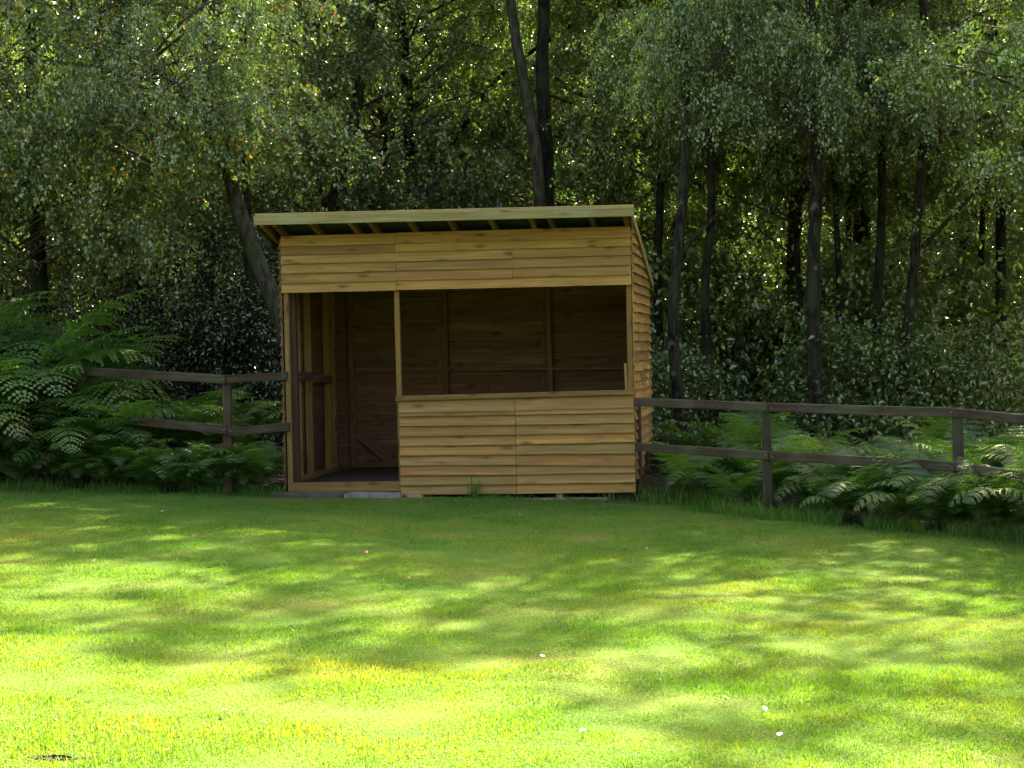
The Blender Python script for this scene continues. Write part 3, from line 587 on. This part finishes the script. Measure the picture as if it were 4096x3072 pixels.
# --- shrubs under the trees
def shrub(label, me, x, y, s, rz, group=None, cat='shrub', name='shrub', sz=None):
    g = float(gz(x, y)); root = empty(name, (x, y, g), 0, label, cat, group)
    st = np.array([(0, 0, -0.05), (0.05, 0.02, 0.5*s), (0.1, -0.05, 1.1*s)]); link('stem', tube('stem', st, (0.03*s, 0.02*s, 0.008*s), M_TWIG, 6, 0.05, 1), root)
    f = link('foliage', me, root, (0, 0, 0.05), (0, 0, rz), (s, s, sz or s)); f['kind'] = 'stuff'; return root
for k, (px, Y, s, sz) in enumerate([(700, 4.4, 1.0, 1.05), (930, 5.2, 1.0, 1.0), (430, 4.6, 1.0, 1.0), (1080, 6.5, 1.0, 0.95), (250, 5.2, 1.0, 1.1)]):
    x = atY(px, 1500, Y)[0]
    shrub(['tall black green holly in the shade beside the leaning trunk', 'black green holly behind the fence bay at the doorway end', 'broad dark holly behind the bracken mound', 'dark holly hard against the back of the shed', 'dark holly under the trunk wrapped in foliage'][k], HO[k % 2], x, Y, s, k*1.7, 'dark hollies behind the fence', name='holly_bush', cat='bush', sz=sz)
r4 = random.Random(21)
cnt = 0
while cnt < 90:
    Y = r4.uniform(3.6, 26); px = r4.uniform(-300, 4400); x = atY(px, 1500, Y)[0]
    if -0.8 < x < 4.4 and Y < 4.2: continue
    if px < 1150 and Y < 7.5: continue
    s = r4.uniform(0.7, 1.4)*(1 if Y < 7 else 1.6)
    wh = 'behind the hollies' if px < 1150 else ('behind the shed' if px < 2600 else 'behind the long fence'); sz_ = 'tall' if s > 1.6 else ('low' if s < 1.0 else 'bushy')
    shrub(sz_+' leafy undergrowth shrub among the trunks '+wh, BU[cnt % 3], x, Y, s, r4.uniform(0, 6), sz_+' undergrowth shrubs '+wh); cnt += 1

# ------------------------------------------------------------------ bracken
def frond_mesh(seed, L=1.0, pet=0.42, npin=17, arch=1.0, mat=None):
    r = np.random.default_rng(seed); K = 40
    t = np.linspace(0, 1, K); ang = np.radians(80)-np.radians(55+65*arch)*np.clip((t-pet*0.55)/(1-pet*0.55), 0, 1)**1.15
    ds = L*1.45/K; R = np.stack([np.cumsum(np.cos(ang))*ds, 0.03*np.sin(t*4+seed), np.cumsum(np.sin(ang))*ds], 1)
    T = unit(np.gradient(R, axis=0)); V = []; F = []
    def add(a, b, c): i = len(V); V.extend([a, b, c]); F.append((i, i+1, i+2))
    side = np.array([0, 1.0, 0]);
    for k in range(K-1):
        wd = 0.006*(1-0.7*t[k]); up = np.cross(side, T[k])
        for s_ in (side*wd, up*wd): add(R[k]-s_, R[k]+s_, R[k+1])
    for k in range(npin):
        u = pet+(1-pet)*(k+0.3)/npin; i = min(K-1, int(u*(K-1))); p0 = R[i]; tn = T[i]; up = np.cross(side, tn); up = up/np.linalg.norm(up)
        q = (u-pet)/(1-pet); pl = L*0.36*(1-q)**0.85*(0.75+0.5*min(1, q*5))*r.uniform(0.88, 1.1)+0.012
        for sg in (-1, 1):
            dr = unit((side*sg*0.93+tn*0.42-up*0.02)[None])[0]; sag = 0.28*pl*r.uniform(0.5, 1.3)
            m_ = max(3, int(pl/0.026))
            ww = np.cross(dr, up); ww /= np.linalg.norm(ww)
            for j in range(m_):
                v0 = (j+0.1)/m_; c0 = p0+dr*pl*v0-np.array([0, 0, 1])*sag*v0*v0; c1 = p0+dr*pl*(v0+0.95/m_)-np.array([0, 0, 1])*sag*(v0+1/m_)**2
                l_ = (0.012+0.24*pl*(1-v0))*0.62
                for s2 in (-1, 1): add(c0, c1, (c0+c1)/2+ww*s2*l_+dr*l_*0.35-up*0.15*l_)
    V = np.array(V); F = np.array(F)
    return npmesh('frond', V, [F], mat, attr=np.repeat(r.random(), len(F))*0.7+r.random(len(F))*0.3)
FR = [frond_mesh(400+k, 1.0, (0.30, 0.22, 0.36, 0.28, 0.25, 0.33)[k], (19, 19, 18, 19, 18, 18)[k], (0.45, 0.75, 1.0, 1.3, 0.6, 1.15)[k], M_FERN) for k in range(6)]+[frond_mesh(420, 1.0, 0.3, 18, 1.45, M_DFERN)]
r5 = random.Random(31)
def fern(x, y, s, label, group, nf=8):
    root = empty('bracken_fern', (x, y, float(gz(x, y))-0.02), 0, label, 'fern', group)
    a0 = r5.uniform(0, 6.28)
    for k in range(nf):
        q = s*r5.choice((0.5, 0.7, 0.85, 1.0, 1.1))*r5.uniform(0.9, 1.1); a = a0+k*2*PI/nf+r5.uniform(-.5, .5)
        link('frond', FR[6 if r5.random() < 0.02 else r5.randrange(6)], root, (0.05*math.cos(a), 0.05*math.sin(a), 0), (r5.uniform(-.15, .15), r5.uniform(-.22, .18), a), (q, q, q))
def scatter(n, xr, yr, sfun, label, group, nf=8):
    for _ in range(n):
        x = r5.uniform(*xr); y = edgeY(x)+r5.uniform(*yr) if True else 0
        
        if abs(x-4.95) < 0.3 and y < -0.5: x += 0.5
        fern(x, y, sfun(x, y-edgeY(x)), label, group, nf)
scatter(30, (-3.1, -2.0), (0.08, 0.7), lambda x, d: r5.uniform(0.6, 0.85)*(0.8+0.5*min(1, d/0.7)), 'green bracken fern on the low flank of the mound at the lawn edge', 'ferns on the flank of the bracken mound')
scatter(34, (-5.6, -2.9), (0.10, 0.75), lambda x, d: r5.uniform(0.8, 1.05)*(0.85+0.75*min(1, d/0.7)), 'green bracken fern in the tall mound at the lawn edge', 'ferns of the bracken mound')
scatter(26, (-5.8, -2.7), (0.75, 2.0), lambda x, d: r5.uniform(1.45, 1.85), 'tall bracken fern at the back of the mound', 'ferns at the back of the bracken mound')
scatter(24, (-2.1, -0.35), (-0.02, 0.22), lambda x, d: r5.uniform(0.42, 0.6), 'low bracken fern in front of the fence at the doorway end', 'ferns in front of the fence at the doorway end')
scatter(12, (-1.0, -0.3), (-0.06, 0.12), lambda x, d: r5.uniform(0.45, 0.62), 'bracken fern at the foot of the fence post next to the doorway', 'ferns at the foot of the fence post')
scatter(26, (-2.9, -0.95), (0.75, 2.4), lambda x, d: r5.uniform(0.65, 0.95), 'sunlit bracken fern behind the fence at the doorway end', 'ferns behind the fence at the doorway end')
scatter(24, (4.05, 4.9), (0.45, 1.8), lambda x, d: r5.uniform(0.42, 0.66), 'bracken fern behind the fence bay beside the shed wall', 'ferns beside the shed wall')
scatter(18, (4.8, 6.1), (0.40, 0.9), lambda x, d: r5.uniform(0.42, 0.62), 'bracken fern close behind the middle fence bay', 'ferns close behind the middle fence bay')
scatter(18, (5.6, 6.9), (0.22, 0.6), lambda x, d: r5.uniform(0.40, 0.62), 'bracken fern spilling through the fence onto the lawn edge', 'ferns spilling through the fence')
scatter(26, (4.8, 9.0), (0.9, 2.0), lambda x, d: r5.uniform(0.6, 0.82), 'bracken fern standing just behind the long fence', 'ferns behind the long fence')
scatter(40, (4.2, 10), (2.0, 5.0), lambda x, d: r5.uniform(0.6, 0.9), 'pale bracken fern under the birches behind the long fence', 'ferns under the birches')
scatter(14, (7.3, 8.6), (0.5, 1.8), lambda x, d: r5.uniform(0.6, 0.9), 'bracken fern behind the fence beyond its bend', 'ferns beyond the bend of the fence')
scatter(12, (6.75, 7.6), (0.1, 0.8), lambda x, d: r5.uniform(0.55, 0.8), 'dark bracken fern crowding the pale fence rail', 'ferns by the pale fence rail')

# ------------------------------------------------------------------ grass
def vnoise(x, y, s, seed):
    r = np.random.default_rng(seed); G = r.random((64, 64)); u = x*s+100; v = y*s+100; i = np.floor(u).astype(int); j = np.floor(v).astype(int); a = u-i; b = v-j
    a = a*a*(3-2*a); b = b*b*(3-2*b); g = lambda p, q: G[p % 64, q % 64]
    return (g(i, j)*(1-a)+g(i+1, j)*a)*(1-b)+(g(i, j+1)*(1-a)+g(i+1, j+1)*a)*b
def blades(x, y, h, wd, tone, seed, lean=0.45):
    r = np.random.default_rng(seed); n = len(x); z = gz(x, y)
    a = r.uniform(0, 2*PI, n); ld = r.uniform(0, 2*PI, n); lm = np.abs(r.normal(size=n))*lean*h
    s = np.stack([np.cos(a), np.sin(a), 0*a], 1)*(wd/2)[:, None]
    b = np.stack([x, y, z-0.004], 1); mid = b+np.stack([np.cos(ld)*lm*0.3, np.sin(ld)*lm*0.3, h*0.6], 1); tip = b+np.stack([np.cos(ld)*lm, np.sin(ld)*lm, h], 1)
    V = np.stack([b-s, b+s, mid+s*0.8, tip, mid-s*0.8], 1).reshape(-1, 3); i = np.arange(n)*5
    Q = np.stack([i, i+1, i+2, i+4], 1); T = np.stack([i+4, i+2, i+3], 1)
    return V, Q, T, tone
r = np.random.default_rng(9)
GX, GY, GH, GW, GT = [], [], [], [], []
def strip(y0, y1, dens, hw):
    xc = lambda y: 5.05-0.1425*(y+18.8)
    xa, xb = xc((y0+y1)/2)-hw, xc((y0+y1)/2)+hw; n = int((xb-xa)*(y1-y0)*dens)
    x = r.uniform(xa, xb, n); y = r.uniform(y0, y1, n); e = edgeY(x)+0.05
    ok = y < e; x, y = x[ok], y[ok]
    tuft = vnoise(x, y, 2.3, 1)*0.6+vnoise(x, y, 7.0, 2)*0.4; dry = vnoise(x, y, 0.9, 3)*0.55+vnoise(x, y, 3.1, 4)*0.45
    h = (0.008+0.030*tuft**1.3)*r.uniform(0.6, 1.35, len(x)); edge = np.clip((y-(edgeY(x)-0.35))/0.4, 0, 1); h = h*(1+1.6*edge*r.random(len(x))); worn = np.exp(-((x-0.65)/0.75)**2-((y+0.42)/0.22)**2); h = h*(1-0.6*worn)
    GX.append(x); GY.append(y); GH.append(h); GW.append((0.0028+0.0020*r.random(len(x))+0.00013*(y+18.8))*(1.0 if y0 < -6 else 1.5))
    GT.append(np.clip(0.06+1.0*(dry-0.28)+0.25*(vnoise(x, y, 14.0, 8)-0.5)+r.normal(size=len(x))*0.15+0.25*edge*r.random(len(x))+0.45*worn*r.random(len(x)), 0, 1))
strip(-13.5, -9.5, 7600, 3.2); strip(-9.5, -6.0, 5000, 4.0); NEAR = sum(map(len, GX)); strip(-6.0, -3.0, 4200, 5.2); strip(-3.0, 0.6, 4000, 6.6)
# bare muddy patch keeps clear of grass
GX, GY, GH, GW, GT = map(np.concatenate, (GX, GY, GH, GW, GT))
mx_, my_ = 2.27, -11.93
ok = ((GX-mx_)/0.12)**2+((GY-my_)/0.045)**2 > 1.6*r.random(len(GX))-0.35
V, Q, T, tone = blades(GX[ok], GY[ok], GH[ok], GW[ok], GT[ok], 3); nn = int(ok[:NEAR].sum()); i5 = np.arange(nn, len(tone))*5; far_t = np.stack([i5, i5+1, i5+3], 1)
tag(link('grass', npmesh('grass', V, [Q[:nn], np.concatenate([T[:nn], far_t])], M_GRASS, attr=np.concatenate([tone[:nn], tone]))), 'short mown grass blades covering the lawn', 'grass', kind='stuff')
# long grass along the lawn edge and at the foot of the shed
def longgrass(n, xr, dy, h0, h1, seed, label):
    r_ = np.random.default_rng(seed); x = r_.uniform(*xr, n); cl = vnoise(x, x*0, 3.0, seed); x = x[cl > 0.35]; y = edgeY(x)+r_.uniform(*dy, len(x))
    h = r_.uniform(h0, h1, len(x)); V, Q, T, tone = blades(x, y, h*r_.uniform(0.4, 1, len(x)), 0.004+0.003*r_.random(len(x)), np.clip(r_.normal(size=len(x))*0.25+0.33, 0, 1), seed, 0.8)
    tag(link('long_grass', npmesh('long_grass', V, [Q, T], M_GRASS, attr=np.concatenate([tone, tone]))), label, 'grass', kind='stuff')
longgrass(7000, (-5.5, 0.0), (-0.2, 0.25), 0.05, 0.18, 51, 'rough uncut grass along the foot of the bracken mound')
longgrass(1300, (3.6, 4.9), (-0.05, 0.9), 0.08, 0.34, 52, 'rough tall grass beside the shed wall')
longgrass(9000, (4.4, 8.2), (-0.22, 0.4), 0.05, 0.2, 53, 'rough uncut grass along the foot of the long fence')
longgrass(260, (1.4, 3.6), (-0.10, 0.04), 0.05, 0.13, 54, 'stray grass stalks under the shed boards')
def tuft(x, y, n, h, label):
    r_ = np.random.default_rng(int(abs(x*100))); xx = x+r_.normal(size=n)*0.05; yy = y+r_.normal(size=n)*0.03
    V, Q, T, tone = blades(xx, yy, h*r_.uniform(0.4, 1, n), np.full(n, 0.007), np.clip(r_.normal(size=n)*0.15+0.1, 0, 1), 5, 0.45)
    tag(link('grass_tuft', npmesh('grass_tuft', V, [Q, T], M_GRASS, attr=np.concatenate([tone, tone]))), label, 'grass')
tuft(1.98, -0.10, 34, 0.30, 'tall grass tuft against the shed boards')
tuft(3.30, -0.12, 22, 0.17, 'short grass tuft under the shed corner')

# mud patch, daisies, fallen leaves
rm = np.random.default_rng(4); vs = []; fs = []; NR, NA = 6, 26
for i in range(NR):
    for j in range(NA):
        t = j*2*PI/NA; q = (i+0.4)/NR*(1+0.22*math.sin(t*3)+0.12*math.sin(t*7)); x_, y_ = 0.10*q*(1+0.35*math.sin(t*2+1))*math.cos(t), 0.04*q*math.sin(t)
        vs.append((x_, y_, float(gz(mx_+x_, my_+y_)-gz(mx_, my_))+rm.uniform(-0.004, 0.012)*(1-i/NR)))
for i in range(NR-1):
    for j in range(NA): fs.append((i*NA+j, i*NA+(j+1) % NA, (i+1)*NA+(j+1) % NA, (i+1)*NA+j))
fs.append(tuple(range(NA-1, -1, -1))[::-1])
tag(link('bare_soil_patch', mesh('bare_soil_patch', vs, fs, M_MUD), None, (mx_, my_, float(gz(mx_, my_))+0.008)), 'patch of bare dark soil worn in the lawn', 'ground', kind='structure')
def daisy_mesh():
    vs, fs = [], []
    for k in range(12):
        t = k*2*PI/12; c, s = math.cos(t), math.sin(t); i = len(vs)
        vs += [(0.003*c, 0.003*s, 0), (0.009*c-0.0028*s, 0.009*s+0.0028*c, 0.001), (0.013*c, 0.013*s, 0.002), (0.009*c+0.0028*s, 0.009*s-0.0028*c, 0.001)]; fs.append((i, i+1, i+2, i+3))
    pet = mesh('petals', vs, fs, M_WHITE)
    vs = [(0, 0, 0.004)]+[(0.0045*math.cos(t*PI/4), 0.0045*math.sin(t*PI/4), 0.001) for t in range(8)]
    eye = mesh('flower_centre', vs, [(0, 1+i, 1+(i+1) % 8) for i in range(8)], M_YOLK)
    vs = [(0.0012*math.cos(t*PI/2), 0.0012*math.sin(t*PI/2), z_) for z_ in (-0.04, 0) for t in range(4)]
    stem = mesh('stalk', vs, [(i, (i+1) % 4, 4+(i+1) % 4, 4+i) for i in range(4)], M_GRASS)
    return pet, eye, stem
DA = daisy_mesh()
def onlawn(px, py):
    d = ray(px, py); t = 5.0
    for _ in range(60):
        p = CAM+d*t; t += (p[2]-float(gz(p[0], p[1])))/max(1e-3, -d[2])*0.8
    return CAM+d*t
for (px, py) in [(668, 3040), (2595, 2880), (3060, 2870), (2905, 2825), (1300, 2052), (650, 2062), (1890, 2062), (3640, 2184), (3655, 2190), (2170, 2655), (1530, 2365), (900, 2875), (3120, 2975), (2330, 2960)]:
    p = onlawn(px, py); root = empty('daisy', (p[0], p[1], p[2]+0.04), 0, 'small white daisy in the mown grass', 'flower', 'daisies in the lawn')
    q = 1.1; til = (rnd.uniform(0.1, 0.6), rnd.uniform(-.3, .3), rnd.uniform(0, 6))
    for nm, me in zip(('petals', 'flower_centre', 'stalk'), DA): link(nm, me, root, (0, 0, 0), til, (q, q, q))
lf = mesh('fallen_leaf', [(0, 0, 0), (0.02, 0.014, 0.008), (0.05, 0, 0.004), (0.02, -0.014, 0.007)], [(0, 1, 2), (0, 2, 3)], M_DEAD)
for (px, py) in [(150, 2057), (290, 2000), (950, 2115), (790, 2151), (385, 2252), (1240, 2255), (1345, 2010), (850, 2290), (1465, 2230), (3290, 2280), (2585, 2210), (2085, 2068), (1640, 2322)]:
    p = onlawn(px, py); o = link('fallen_leaf', lf, None, (p[0], p[1], p[2]+0.03), (rnd.uniform(-.5, .5), rnd.uniform(-.5, .5), rnd.uniform(0, 6)))
    tag(o, 'small brown fallen leaf lying on the grass', 'leaf', 'fallen leaves on the lawn')
